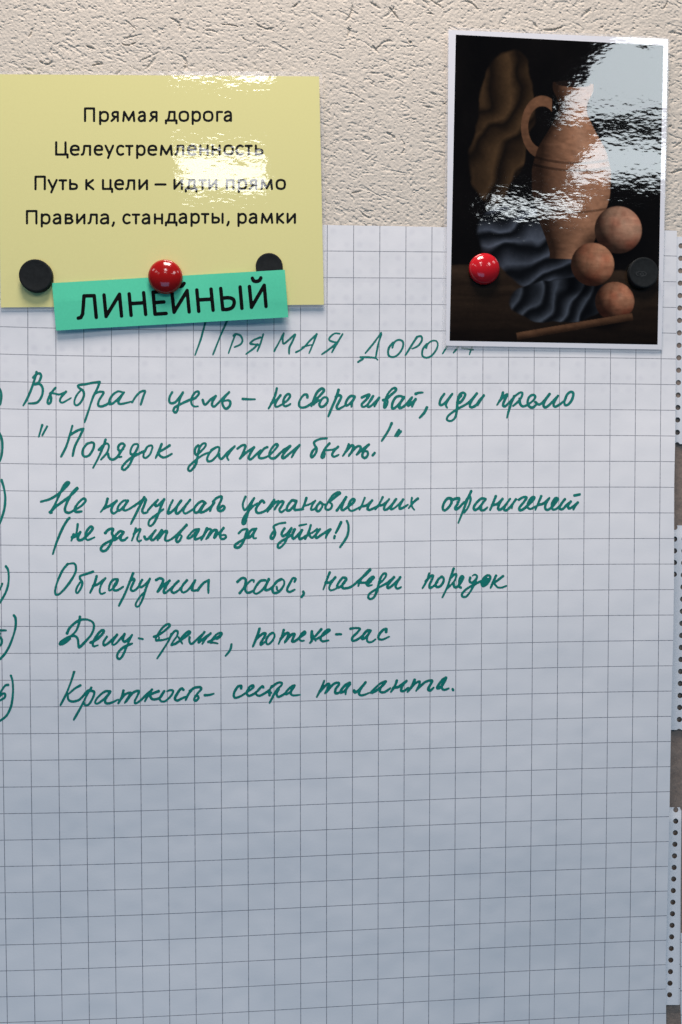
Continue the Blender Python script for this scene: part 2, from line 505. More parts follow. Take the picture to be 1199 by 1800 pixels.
  (340, 900, S2, 4.8, """95,115 80,150 55,195|75,160 105,120 125,125 110,155 90,190|100,180 140,130 165,130 150,165 148,182 180,145 215,110|212,112 190,145 190,180 210,190 230,175 220,160 195,165
   318,150 345,125 378,122 370,150 355,200 325,245 295,248 295,230 330,205 385,175|435,120 410,125 390,150 385,180 405,170 435,130 445,115|435,125 420,160 425,185 442,182
   645,75 600,82 565,100 570,125 575,150 560,185 545,185 545,165 570,125|640,115 620,150 630,170 660,150 690,110|688,115 665,165 640,220 605,252 592,242 605,215 660,180 695,158
   712,122 695,160 702,188 730,165 765,125|763,128 745,165 748,190 772,180 790,165|745,95 795,85|825,92 810,140 785,190|870,120 835,145 805,155|810,155 830,180 850,168 890,120
   890,120 860,160 865,182 900,160 962,120|962,122 940,155 930,182|1038,72 1020,110 1000,148|993,168 990,184|1078,62 1090,100 1080,170 1030,248"""),
 ]),
 ("fifth line of green cursive handwriting", [
  (0, 975, S1, 4.4, """45,88 62,120 65,200 45,280 -3,365|18,218 5,250 -8,275|510,70 470,120 430,210 415,275 425,302 460,285 520,215 565,140 572,90 555,65 515,70|700,128 650,145 605,160 605,185 620,210 610,250 585,288 572,280 580,245 605,205
   728,162 710,220 678,288|700,235 740,220 795,175|793,178 765,220 750,270 762,295 792,285|885,185 850,190 825,230 822,268 840,262 875,225 890,185|885,195 855,240 860,268 890,265 928,240
   1002,140 975,210 940,295 895,385|975,205 1000,180 1012,190 995,230 985,262 1005,272 1040,245 1070,190|1070,190 1050,225 1060,245 1090,225 1128,180|1128,182 1100,250 1075,330 1045,388 1022,385 1028,355 1060,310 1095,275"""),
  (240, 975, S2, 4.7, """138,178 165,165 188,180 170,220 145,262|150,258 190,215 232,182|232,182 205,225 190,258 200,270 240,238 295,185|295,185 265,215 245,250 260,268 295,250 355,180|355,180 325,215 315,250 330,265 365,245 412,180
   412,180 395,220 390,248 410,252 435,245|430,250 470,200 510,178|508,178 505,225 505,268|710,190 740,165 765,170 765,205 750,240 722,270|725,270 770,215 805,180 825,180 824,192|768,215 765,250 785,268 825,250
   905,180 870,185 835,230 825,265 850,272 895,235 930,170|930,172 910,215 905,248 930,245 955,225|1018,172 985,190 955,235 965,268 1000,260 1035,215 1035,180 1015,172|985,225 988,245
   1110,190 1118,170 1100,165 1075,205 1058,245 1075,262 1112,245|1172,260 1175,275 1160,297"""),
  (500, 975, S3, 4.5, """435,170 410,230 372,335|395,268 440,262 490,215|488,215 455,260 430,310 440,340 480,332 512,312|590,225 560,220 525,260 505,300 520,315 560,285 598,235|590,240 555,290 560,320 600,320 650,300 720,240 780,190 828,145
   820,140 770,190 725,250 708,300|710,260 740,268 790,265 840,240 860,215 840,210 805,240 785,275 800,298 838,290|800,262 842,232|805,275 830,255|905,275 940,250 972,205 972,180 950,182 925,215 905,270 890,335 860,405 825,425 803,410 815,375 870,335 930,300 985,270 1050,215
   1050,215 1010,265 985,305 1000,320 1050,280 1110,215|1110,215 1080,265 1065,305 1085,325 1118,310"""),
  (700, 975, S3, 4.5, """297,178 275,245 233,322|265,255 310,205 335,200 325,235 300,290 305,318 340,300 380,260|418,210 385,235 360,280 370,310 405,300 435,255 432,215 415,208|532,132 505,210 470,310 423,410|510,215 545,185 558,190 545,240 510,285 470,325
   530,275 540,310 570,305 610,250 625,215 610,205 590,230 583,265 600,262|590,270 580,300 600,315|690,220 685,255 710,268 745,235 755,205 735,190 712,202|745,238 725,290 690,355 650,402 615,400 615,370 660,325 730,285 800,250
   850,200 820,225 800,270 810,300 845,285 880,235 880,205 855,198 835,225 818,270 840,265 860,230|938,200 915,250 885,318|1005,205 960,240 915,275|920,275 950,310 990,315 1038,298"""),
 ]),
 ("sixth line of green cursive handwriting", [
  (0, 1070, S1, 4.6, """105,50 118,75 115,150 80,260 40,335 -3,382|-6,163 45,163|0,185 -5,205|-4,210 12,230 12,260 -3,282|602,60 595,110 570,170 520,215 450,265|505,185 525,145 580,95 640,80 690,95 708,130 690,190 640,250 598,290 590,265 585,225 560,205 510,215 460,245 450,268 480,262 530,225
   680,255 730,230 775,185 782,165 765,162 730,200 700,255 705,282 738,275|805,210 780,250 785,275 820,255 882,195|882,195 855,235 845,268 870,265 915,215 940,190|938,190 925,230 940,248 970,225 995,195|992,200 960,270 925,350 900,378 882,365 890,330 930,290 995,262
   1045,222 1075,228"""),
  (240, 1070, S1, 4.2, """132,210 160,200 200,175 250,130 245,115 215,125 175,170 145,225 150,242 170,225 165,205|155,238 200,235 245,220|262,190 245,235 205,300 155,375|245,225 285,170 310,170 305,205 280,240 262,275 290,265
   290,265 335,235 385,200 405,178 390,170 355,200 332,235 345,262|318,215 330,240|400,215 398,245 415,265 445,240 512,175|512,175 480,220 468,255 515,215 560,185|558,185 520,225 495,265
   540,250 590,225 640,195 635,180 600,195 565,235 555,255 580,255 612,262|640,190 630,212 604,230|715,268 705,310 670,355"""),
  (420, 1070, S1, 4.7, """155,150 140,200 105,285|125,235 175,190 200,185 190,215 165,255 165,272 195,250|250,182 225,200 205,240 215,268 245,250 268,210 262,182 245,182|338,160 320,215 298,265|315,225 355,185 375,185 365,215 345,255
   350,245 395,195 420,190 410,215 400,245 420,245 460,215 500,185 495,170 470,190 455,225 470,242 490,240|550,170 546,205 548,240 535,258|620,155 585,195 535,255|548,178 560,210 578,240
   590,225 650,190 685,162 670,155 635,185 615,225 630,245 675,238|732,192 768,192|840,150 880,145 912,150 890,180 855,215 855,240 885,235 930,205|990,165 965,165 935,200 928,228 955,215 990,170|985,175 965,215 970,248 1000,250 1030,228
   1108,175 1110,152 1085,160 1055,195 1052,225 1080,232 1132,210"""),
 ]),
 ("seventh line of green cursive handwriting", [
  (0, 1170, S1, 4.6, """82,75 95,120 98,200 85,300 50,375 -3,418|62,145 40,150 10,190 -6,230|-3,232 20,212 38,212 35,240 -3,264|558,48 535,120 500,210 455,298|605,148 560,175 515,215|510,215 515,255 545,270 590,260 620,235 660,190 690,190 710,200 700,240 670,290 640,298 635,280
   688,165 650,230 605,320 555,408|830,195 790,195 740,235 715,275 735,285 785,250 830,200|825,205 795,250 795,280 830,282 890,255|930,188 915,240 890,285|905,260 945,215 985,205 965,240 940,280|950,268 1000,205 1045,190 1035,225 1015,265 1020,285 1060,260 1105,215 1145,180
   1145,180 1115,225 1090,270"""),
  (240, 1170, S2, 4.7, """108,168 85,205 58,250|155,180 115,195 90,212|95,212 110,235 140,235 168,222 195,178|195,180 165,225 170,248 200,250 240,215 258,180 240,172 215,180|330,170 315,160 290,190 270,230 285,245 310,235 345,218|385,175 365,200 345,242
   375,178 410,155 450,152 455,165 425,200 405,235 415,248 435,230 430,212 410,220|480,208 515,205 542,197|735,160 735,142 710,150 685,195 690,225 725,218 770,190 820,155 820,138 795,150 775,190 790,212 830,195 870,160
   890,152 885,145 860,165 840,195 860,212 900,195 940,165|935,175 935,208|925,185 945,190|950,150 990,122 1020,120 1018,138 990,165 965,205 935,262|950,145 930,185 936,212|1000,165 985,195 995,220 1030,205 1050,188
   1110,140 1085,150 1055,180 1048,202 1075,190 1110,145|1105,150 1085,185 1095,208 1150,205"""),
  (530, 1170, S2, 4.7, """160,108 140,155 108,220|130,180 180,130 195,130 185,160 165,195|175,185 225,130 260,120 262,135 240,165 240,195 275,185|340,120 310,135 280,170 275,190 300,180 335,135 345,120|340,130 315,165 310,200
   370,175 375,188 400,175 452,115|450,118 415,165 405,200 430,208 480,190|590,110 555,125 510,165 490,190 520,180 570,140 595,110|585,120 555,160 555,185 585,185 625,158|670,105 655,145 628,185|645,155 680,150 740,105|738,108 710,140 700,175 720,178 750,155
   795,100 775,145 745,185|765,160 800,125 830,110 825,140 805,178|815,165 870,115 918,105 905,135 890,165 905,175 928,155|1015,85 990,100 960,140 955,160 980,150 1015,100 1020,88|1010,100 985,145 1000,170 1035,160|1062,165 1066,172"""),
 ]),
]
# ---------------------------------------------------------------- printed words on the strip
STRIP_WORD = [
 (80, 460, 4.996, 6.3, """L288,495 L310,490 L326,460 L333,380 L338,300 L428,298 L446,488|L514,292 L532,480 L650,285 L668,476|L735,282 L752,470|L862,272 L880,462|L745,368 L870,360|L1040,262 L945,268 L962,460 L1060,454|L955,360 L1040,353"""),
 (290, 450, 4.996, 6.3, """L60,305 L80,493 L195,303 L213,490|100,245 118,266 148,264 168,240|L280,298 L297,485|L405,290 L423,475|L290,385 L412,378|L490,285 L508,470|500,370 560,366 600,380 608,415 590,452 550,468 508,468|L660,272 L676,458|L742,268 L760,450 L872,257 L888,442|768,195 780,218 808,222 832,212 842,192"""),
]
# ---------------------------------------------------------------- printed lines on the card
# letters: centre-line strokes in a unit box (x 0-1, baseline 0, x-height 1); L = corner point
GLYPH = {
 'П': "L0,0 L0,1.37 L1,1.37 L1,0", 'п': "L0,0 L0,.97 L1,.97 L1,0", 'г': "L0,0 L0,.97 L1,.97",
 'р': "L0,-.34 L0,1|0,.72 .3,.95 .65,.98 .93,.82 1,.5 .93,.17 .65,0 .3,.03 0,.22",
 'я': "L1,0 L1,.97|L1,.97 .55,.98 .25,.9 .15,.72 .28,.53 .6,.46 L1,.46|L.58,.46 .4,.25 L0,0",
 'м': "L.02,0 L.1,1 L.5,.08 L.9,1 L.98,0",
 'а': "L.97,0 L.97,.6 .9,.88 .6,1 .3,.97 .1,.88|L.97,.56 .5,.55 .15,.44 0,.22 .15,.03 .45,-.01 .75,.08 .97,.28",
 'д': "L0,-.28 L0,.03 L1,.03 L1,-.28|L.14,.03 .26,.3 .31,.65 L.33,.97 L.82,.97 L.82,.03",
 'о': "1,.5 .9,.87 .5,1 .1,.87 0,.5 .1,.13 .5,0 .9,.13 1,.5",
 'Ц': "L0,1.37 L0,.03 L.82,.03 L.82,1.37|L.82,.03 L1,.03 L1,-.3", 'ц': "L0,1 L0,.03 L.82,.03 L.82,1|L.82,.03 L1,.03 L1,-.3",
 'е': "L.03,.54 L1,.54 .92,.87 .55,1 .15,.88 0,.5 .14,.13 .52,0 .92,.07",
 'л': "0,.02 .12,.05 .22,.25 .28,.6 L.3,.97 L1,.97 L1,0", 'у': "L0,1 L.52,.06|L1,1 L.52,.06 L.34,-.34",
 'с': "1,.9 .6,1 .2,.87 0,.5 .18,.13 .6,0 1,.1", 'т': "L0,.97 L1,.97|L.5,.97 L.5,0", 'н': "L0,0 L0,1|L1,0 L1,1|L0,.53 L1,.53",
 'ь': "L0,1 L0,.03 .5,.03 .88,.1 1,.3 .88,.5 .5,.57 L0,.57", 'к': "L0,0 L0,1|L.95,1 L.12,.53 L1,0", 'и': "L0,1 L0,.03 L1,.97 L1,0",
 'в': "L0,0 L0,.97 .6,.96 .88,.78 .62,.56 L0,.54|L0,.54 .65,.54 1,.28 .7,.04 L0,.03", 'ы': "L0,1 L0,.03 .34,.03 .56,.1 .64,.3 .56,.5 .34,.57 L0,.57|L1,0 L1,1",
 ',': ".8,.1 .6,-.08 .1,-.28", '-': "L0,.52 L1,.52",
}
# (origin x, origin y, baseline, x-height, letters with left and right edges), scale 3.997
CARD_LINES = [
 [(20, 170, 170, 64, "П511,588 р617,686 я697,755 м778,872 а888,946 я967,1027"),
  (270, 170, 169, 64, "д80,168 о176,250 р268,333 о347,421 г440,488 а492,552")],
 [(20, 170, 408, 64, "Ц308,402 е411,480 л488,560 е579,645 у655,722 с736,793 т800,858 р877,943 е956,1025 м1042,1136"),
  (270, 170, 407, 64, "л147,215 е236,303 н322,387 н408,471 о492,564 с575,633 т640,697 ь712,772")],
 [(20, 290, 170, 64, "П163,242 у255,325 т332,392 ь406,468 к520,583 ц637,715 е723,792 л800,870 и893,960 -1006,1090"),
  (270, 290, 168, 63, "и140,206 д220,308 т316,372 и385,448 п508,568 р592,657 я668,728 м750,840 о858,930")],
 [(20, 290, 410, 63, "П103,183 р207,275 а290,352 в375,437 и455,520 л535,607 а622,688 ,703,730 с780,838 т846,905 а915,977 н1002,1066"),
  (270, 290, 406, 63, "д80,168 а175,237 р260,325 т333,392 ы408,492 ,510,537 р590,655 а668,730 м752,842 к862,918 и935,1000")],
]
# ================================================================ the wall
mm = 0.001
rng = np.random.default_rng(7)
# relief of the textured wall covering, in millimetres, on a regular map of 1.25 px
ST = 1.25
HX0, HY0, HX1, HY1 = -120, -120, 1320, 1900
hx, hy = np.meshgrid(np.arange(HX0, HX1, ST), np.arange(HY0, HY1, ST))
wx = hx + 14 * (fbm(hx / 40, hy / 40, 3, 2) - 0.5)
wy = hy + 14 * (fbm(hx / 40, hy / 40, 9, 2) - 0.5)
H = 0.46 * (fbm(hx / 3.5, hy / 2.9, 21, 2) - 0.5) + 0.16 * (fbm(wx / 34, wy / 34, 5, 2) - 0.5)
n1 = fbm(hx / 5.6, hy / 3.9, 33, 2)
dens = 0.05 * (fbm(wx / 90, wy / 80, 71, 2) - 0.5)
H -= 0.40 * sstep(0.66, 0.76, n1 + dens)                      # small torn pits
n2 = fbm((wx + 0.5 * wy) / 26, (wy - 0.4 * wx) / 6.0, 51, 2)
H -= 0.35 * sstep(0.76, 0.82, n2 + dens)                      # slanting scratches
GO = np.zeros_like(H)
for k in range(1250):                                          # curved trowel gouges
    cx, cy = rng.uniform(HX0, HX1), rng.uniform(HY0, HY1)
    clump = vnoise(np.array(cx / 85), np.array(cy / 85), 91)
    if clump < 0.42:
        continue
    L = rng.uniform(9, 40) * (0.6 + 0.6 * clump)
    a = rng.choice([0.45, 0.6, -0.45, 0.15, -0.7]) + rng.normal(0, 0.25)
    kap = rng.normal(0, 0.028)
    wd = rng.uniform(1.1, 2.3)
    dp = rng.uniform(0.7, 1.4)
    pts = []
    x, y = cx, cy
    for s in range(int(L / 1.5)):
        pts.append((x, y))
        x += 1.5 * math.cos(a); y += 1.5 * math.sin(a)
        a += kap * 1.5 + rng.normal(0, 0.07)
    for s, (x, y) in enumerate(pts):
        tp = min(1, (s + 1) / 4, (len(pts) - s) / 4)
        w = wd * (0.55 + 0.45 * tp) * rng.uniform(0.5, 1.35)
        i0, j0 = int((x - HX0) / ST), int((y - HY0) / ST)
        q = 5
        sl = (slice(max(0, j0 - q), j0 + q), slice(max(0, i0 - q), i0 + q))
        if GO[sl].size == 0:
            continue
        d = np.hypot(hx[sl] - x, hy[sl] - y)
        GO[sl] = np.minimum(GO[sl], -dp * tp * (1 - sstep(w * 0.55, w * 1.15, d)))
H += GO * (0.8 + 0.4 * vnoise(hx / 6, hy / 6, 13))
H *= 1.3


def wall_h(x, y):
    fi = np.clip((x - HX0) / ST, 0, H.shape[1] - 1.001)
    fj = np.clip((y - HY0) / ST, 0, H.shape[0] - 1.001)
    i, j = fi.astype(int), fj.astype(int)
    a, b = fi - i, fj - j
    v = (H[j, i] * (1 - a) + H[j, i + 1] * a) * (1 - b) + (H[j + 1, i] * (1 - a) + H[j + 1, i + 1] * a) * b
    return v * mm


wxs = np.concatenate([np.linspace(-2600, -80, 26), np.arange(-60, 1260, 1.3), np.linspace(1280, 3600, 26)])
wys = np.concatenate([np.linspace(-2600, -60, 26), np.arange(-50, 445, 1.3), np.arange(450, 1890, 14), np.linspace(1910, 4200, 20)])
WX, WY = np.meshgrid(wxs, wys)
WX, WY = WX.ravel(), WY.ravel()
co = P(WX, WY, wall_h(WX, WY))
m, ns, ls, b = mat("textured_wallpaper", (0.67, 0.605, 0.52), 0.75, 0.25)
f = math_(ns, ls, "MULTIPLY_ADD", noise(ns, ls, 900, 3, 0.7), 0.5, math_(ns, ls, "MULTIPLY", noise(ns, ls, 14, 4, 0.6), 0.5))
vary(ns, ls, b, (0.67, 0.605, 0.52), f, 0.16)
bump(ns, ls, b, noise(ns, ls, 1400, 3, 0.7), 0.00022)
wall = link("wall", co, quads(len(wxs), len(wys)), m)
wall["kind"] = "structure"

# ================================================================ brown sheet added behind the perforated strips to darken the gaps and holes
m, ns, ls, b = mat("grey_brown_gap_fill", (0.27, 0.21, 0.175), 0.85, 0.2)
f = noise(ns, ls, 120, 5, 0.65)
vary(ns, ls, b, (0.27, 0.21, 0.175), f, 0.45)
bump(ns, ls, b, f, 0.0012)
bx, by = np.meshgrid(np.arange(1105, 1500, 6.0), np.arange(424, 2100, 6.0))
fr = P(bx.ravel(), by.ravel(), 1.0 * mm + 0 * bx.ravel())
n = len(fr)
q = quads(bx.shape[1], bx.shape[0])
back = link("added_gap_sheet", np.concatenate([fr, fr + np.array([0, 0.0008, 0])]), np.concatenate([q, q[:, ::-1] + n]), m, smooth=True)
tag(back, "rough grey-brown sheet added to darken the gaps between the perforated paper strips", "board")


# ================================================================ flipchart sheet
def sheet_edge(y):                                            # right edge
    return np.interp(y, [400, 590, 760, 850, 1020, 1115, 1250, 1420, 1600, 1700, 1790, 1950], [1190, 1188.5, 1187, 1185.2, 1184.8, 1183.5, 1180, 1177, 1172.5, 1170.3, 1171, 1171])


def sheet_h(x, y):
    """distance of the sheet from the wall: gentle waves, lifted over the strips, bulging in the middle"""
    w = 0.9 * np.sin(x / 170 + y / 410) + 0.7 * np.sin(y / 150 - x / 520 + 1) + 1.2 * (fbm(x / 240, y / 240, 5, 2) - 0.5) * sstep(1000, 1500, y)
    low = 18.0 * sstep(575, 1120, y) * (1 - sstep(1150, 2150, y))
    lift = 4.0 * sstep(1030, 1180, x) * sstep(640, 850, y)
    return (2.8 + 0.4 * w * (0.3 + 0.7 * sstep(520, 900, y)) + 2.6 * w * sstep(1150, 1700, y) + low + lift) * mm


def top_y(x):
    x = np.asarray(x, float)
    return np.interp(x, [-200, 500, 570, 785, 1170, 1191], [394, 394.5, 395.2, 399, 404.5, 405.2]) + 0.8 * (vnoise(x / 7, 0 * x, 2) - 0.5)


sy = np.concatenate([np.arange(0, 60, 3), np.arange(60, 1570, 7)])
sxn = 190
G = []
for y in sy:
    s = np.linspace(0, 1, sxn)
    xe = sheet_edge(400 + y)
    x = -140 + s * (xe + 140)
    ty = top_y(x)
    G.append(np.stack([x, ty + y * (1970 - ty) / 1570.0], -1))
G = np.array(G).reshape(-1, 2)
gh = sheet_h(G[:, 0], G[:, 1])
fr = P(G[:, 0], G[:, 1], gh)
bk = P(G[:, 0], G[:, 1], gh - 0.12 * mm)
uv = np.stack(grid_uv(G[:, 0], G[:, 1]), -1)
q = quads(sxn, len(sy))
n = len(fr)

m, ns, ls, b = mat("squared_paper", (0.8, 0.8, 0.8), 0.7, 0.2)
uvn = ns.new("ShaderNodeUVMap")
sep = ns.new("ShaderNodeSeparateXYZ")
ls.new(uvn.outputs[0], sep.inputs[0])
pn = noise(ns, ls, 420, 3, 0.6)
wn = noise(ns, ls, 60, 2, 0.5)


def line(sock, half, soft):
    fr_ = math_(ns, ls, 'FRACT', math_(ns, ls, 'ADD', sock, 0.5))
    d = math_(ns, ls, 'ABSOLUTE', math_(ns, ls, 'SUBTRACT', fr_, 0.5))
    mr = ns.new("ShaderNodeMapRange")
    mr.inputs[1].default_value = half + soft
    mr.inputs[2].default_value = half
    ls.new(d, mr.inputs[0])
    return mr.outputs[0]


lx, ly = line(sep.outputs[0], 0.007, 0.012), line(sep.outputs[1], 0.007, 0.012)
lines = math_(ns, ls, 'MAXIMUM', lx, ly)
mr = ns.new("ShaderNodeMapRange")                             # the printing is uneven
mr.inputs[1].default_value, mr.inputs[2].default_value = 0.3, 0.7
mr.inputs[3].default_value, mr.inputs[4].default_value = 0.66, 1.0
ls.new(pn, mr.inputs[0])
lines = math_(ns, ls, 'MULTIPLY', lines, mr.outputs[0])


def dots(sock, ph):
    fr_ = math_(ns, ls, 'FRACT', math_(ns, ls, 'MULTIPLY_ADD', sock, 2.0, ph))
    return math_(ns, ls, 'POWER', math_(ns, ls, 'SUBTRACT', fr_, 0.5), 2.0)


dd = math_(ns, ls, 'SQRT', math_(ns, ls, 'ADD', dots(sep.outputs[0], 0.06), dots(sep.outputs[1], 0.0)))
dm = ns.new("ShaderNodeMapRange")
dm.inputs[1].default_value, dm.inputs[2].default_value = 0.34, 0.10
ls.new(dd, dm.inputs[0])
dv = ns.new("ShaderNodeMapRange")                             # spots of the sheet behind show through in the upper rows only
dv.inputs[1].default_value, dv.inputs[2].default_value = 4.2, 1.5
ls.new(sep.outputs[1], dv.inputs[0])
wm = ns.new("ShaderNodeMapRange")
wm.inputs[1].default_value, wm.inputs[2].default_value = 0.40, 0.62
ls.new(wn, wm.inputs[0])
ghost = math_(ns, ls, 'MULTIPLY', math_(ns, ls, 'MULTIPLY', dm.outputs[0], dv.outputs[0]), wm.outputs[0])
bandd = math_(ns, ls, 'ABSOLUTE', math_(ns, ls, 'ADD', sep.outputs[1], 1.90))
bm = ns.new("ShaderNodeMapRange")
bm.inputs[1].default_value, bm.inputs[2].default_value = 0.09, 0.07
ls.new(bandd, bm.inputs[0])
ghost = math_(ns, ls, 'MAXIMUM', ghost, math_(ns, ls, 'MULTIPLY', bm.outputs[0], wm.outputs[0]))
mx1 = ns.new("ShaderNodeMix"); mx1.data_type = 'RGBA'
mx1.inputs[6].default_value = (0.79, 0.79, 0.81, 1)
mx1.inputs[7].default_value = (0.83, 0.83, 0.85, 1)
ls.new(noise(ns, ls, 9, 3, 0.6), mx1.inputs[0])
mx2 = ns.new("ShaderNodeMix"); mx2.data_type = 'RGBA'
ls.new(math_(ns, ls, 'MULTIPLY', ghost, 0.26), mx2.inputs[0])
ls.new(mx1.outputs[2], mx2.inputs[6])
mx2.inputs[7].default_value = (0.60, 0.60, 0.66, 1)
mx3 = ns.new("ShaderNodeMix"); mx3.data_type = 'RGBA'
ls.new(lines, mx3.inputs[0])
ls.new(mx2.outputs[2], mx3.inputs[6])
mx3.inputs[7].default_value = (0.125, 0.133, 0.175, 1)
ls.new(mx3.outputs[2], b.inputs["Base Color"])
bp = bump(ns, ls, b, noise(ns, ls, 700, 3, 0.6), 0.00006)
bq = ns.new("ShaderNodeBump")
bq.inputs["Distance"].default_value = 0.0020
ls.new(noise(ns, ls, 16, 2, 0.5), bq.inputs["Height"])
ls.new(bq.outputs[0], bp.inputs["Normal"])
PAPER = m
sheet = root("flipchart_sheet", "large white squared flipchart sheet covered in green handwriting", "flipchart sheet", tuple(P(560, 1100, 0.0)))
link("paper", np.concatenate([fr, bk]), np.concatenate([q, q[:, ::-1] + n]), m, sheet, uv=np.concatenate([uv, uv]), smooth=True)

INK, ns, ls, b = mat("green_marker_ink", (0.002, 0.125, 0.105), 0.55, 0.25)
mxi = vary(ns, ls, b, (0.003, 0.185, 0.155), noise(ns, ls, 260, 2, 0.6), 0.38)
for k, (label, crops) in enumerate(HAND):
    st = []
    for ox, oy, sc, w, txt in crops:
        st += [(p, w * 0.95) for p in parse(txt, ox, oy, sc)]
    num = [q_ for q_ in st if max(p[0] for p in q_[0]) < 30]
    st = [q_ for q_ in st if max(p[0] for p in q_[0]) >= 30]
    if num:
        ink_mesh("list_number", num, lambda x, y: sheet_h(x, y) + 0.10 * mm, INK, sheet, step=1.0, press=0.16, seed=k + 30)
    o = ink_mesh("handwritten_line", st, lambda x, y: sheet_h(x, y) + 0.10 * mm, INK, sheet, step=1.0, press=0.16, seed=k + 3)
    o["label"] = label

# ================================================================ perforated paper strips at the right edge
PERF, ns, ls, b = mat("plain_paper", (0.80, 0.81, 0.84), 0.7, 0.2)
uvn = ns.new("ShaderNodeUVMap")
sep = ns.new("ShaderNodeSeparateXYZ")
ls.new(uvn.outputs[0], sep.inputs[0])
lines = math_(ns, ls, 'MAXIMUM', line(sep.outputs[0], 0.007, 0.012), line(sep.outputs[1], 0.007, 0.012))
gx = ns.new("ShaderNodeMapRange")                             # printed squares start beyond the holes
gx.inputs[1].default_value, gx.inputs[2].default_value = 25.0, 25.02
ls.new(sep.outputs[0], gx.inputs[0])
mx = ns.new("ShaderNodeMix"); mx.data_type = 'RGBA'
ls.new(math_(ns, ls, 'MULTIPLY', lines, gx.outputs[0]), mx.inputs[0])
mx.inputs[6].default_value = (0.80, 0.81, 0.84, 1)
mx.inputs[7].default_value = (0.12, 0.13, 0.17, 1)
ls.new(mx.outputs[2], b.inputs["Base Color"])
bump(ns, ls, b, noise(ns, ls, 500, 3, 0.6), 0.00008)


def rounded(X, Y, x0, x1, y0, y1, r=0.0):
    qx, qy = np.abs(X - (x0 + x1) / 2) - (x1 - x0) / 2 + r, np.abs(Y - (y0 + y1) / 2) - (y1 - y0) / 2 + r
    return np.hypot(np.maximum(qx, 0), np.maximum(qy, 0)) + np.minimum(np.maximum(qx, qy), 0) - r


def strip(x0, x1, y0, y1, holes, hfun, label, slant=0.0, gridshift=0.0):
    r = root("perforated_strip", label, "paper strip", tuple(P((x0 + x1) / 2, (y0 + y1) / 2, 0.0)), "perforated paper strips along the right edge")

    def fn(X, Y):
        Xs = X - slant * (Y - y0)
        d = rounded(Xs, Y, x0, x1, y0, y1, 1.5)
        for (a, c, rad) in holes:
            d = np.maximum(d, rad - np.hypot(X - a, (Y - c) * 0.97))
        return d
    field_mesh("perforated_paper", fn, x0 - 30, x1 + 6, y0 - 4, y1 + 4, 1.1, hfun, PERF, r, uvf=lambda x, y: (grid_uv(x, y)[0], grid_uv(x, y)[1] + gridshift), thick=0.15 * mm, smooth=False)
    return r


h1 = [(1197.2 - 0.42 * i, 432.2 + 21.85 * i, 4.5) for i in range(17)]
strip(1150, 1330, 416, 780.5, h1, lambda x, y: (1.5 + 2.0 * sstep(650, 785, y)) * mm,
      "upper perforated paper strip just below the wall and right of the picture", gridshift=0.40)
h2 = [(1186.5 - 0.25 * i, 927 + 20.6 * i, 4.4) for i in range(5)]
h2 += [(1203.0 - 0.60 * i, 947 + 21.25 * i, 4.6) for i in range(8)] + [(1198.2 - 0.55 * i, 1117 + 21.1 * i, 4.6) for i in range(9)]
strip(1150, 1330, 923.5, 1283, h2, lambda x, y: (1.5 + 1.8 * sstep(922, 950, y) + 1.0 * sstep(1150, 1280, y)) * mm,
      "middle perforated paper strip between the two brown gaps", gridshift=0.2)
h3 = [(1188.0, 1423.5, 4.4)] + [(1187.9 - 0.72 * i, 1443.4 + 20.35 * i, 4.5) for i in range(16)]
strip(1140, 1198.0, 1419, 1766.5, h3, lambda x, y: (1.8 + 2.6 * sstep(1418, 1446, y) + 0.8 * sstep(1600, 1760, y) - 0.004 * (x - 1180) ** 2 * sstep(1180, 1200, x)) * mm,
      "lowest perforated paper strip with a free right edge and one bent top hole", slant=-0.0085)
# a further squared sheet behind the lowest strip, at the very edge
gs = root("squared_sheet", "edge of another white squared sheet right of the lowest perforated strip", "flipchart sheet", tuple(P(1300, 1700, 0.0)))
ex, ey = np.meshgrid(np.linspace(0, 1, 30), np.linspace(1640, 2050, 60))
exx = np.interp(ey, [1640, 1760, 1800, 2050], [1196.8, 1196, 1197.6, 1198]) + ex * 260
e_h = (1.6 + 1 * sstep(0, 0.3, ex)) * mm
fr = P(exx.ravel(), ey.ravel(), e_h.ravel())
u_, v_ = grid_uv(exx.ravel(), ey.ravel())
q = quads(30, 60)
link("paper", np.concatenate([fr, fr + np.array([0, 0.00012, 0])]), np.concatenate([q, q[:, ::-1] + len(fr)]), PERF, gs, uv=np.concatenate([np.stack([u_ + 0.5, v_ - 0.1], -1)] * 2), smooth=True)


# ================================================================ laminated cards
def bilinear(c, s, t):
    (a, b_, c_, d_) = [np.array(p, float) for p in c]           # TL TR BR BL
    s, t = s[..., None], t[..., None]
    return (a * (1 - s) + b_ * s) * (1 - t) + (d_ * (1 - s) + c_ * s) * t


def inv_fn(c):
    """signed distance to a quadrilateral (negative inside)"""
    pts = [np.array(p, float) for p in c]

    def fn(X, Y, r=0.0):
        d = None
        for k in range(4):
            a, b_ = pts[k], pts[(k + 1) % 4]
            nrm = np.array([b_[1] - a[1], -(b_[0] - a[0])])
            nrm = nrm / np.hypot(*nrm)
            e = (X - a[0]) * nrm[0] + (Y - a[1]) * nrm[1]
            d = e if d is None else np.maximum(d, e)
        return d
    return fn


def round_quad(c, r):
    """quadrilateral with rounded corners"""
    pts = [np.array(p, float) for p in c]
    cen = sum(pts) / 4

    def fn(X, Y):
        es = []
        for k in range(4):
            a, b_ = pts[k], pts[(k + 1) % 4]
            nrm = np.array([b_[1] - a[1], -(b_[0] - a[0])])
            nrm = nrm / np.hypot(*nrm)
            es.append((X - a[0]) * nrm[0] + (Y - a[1]) * nrm[1] + r)
        qx = np.maximum(es[0], es[2])
        qy = np.maximum(es[1], es[3])
        return np.hypot(np.maximum(qx, 0), np.maximum(qy, 0)) + np.minimum(np.maximum(qx, qy), 0) - r
    return fn


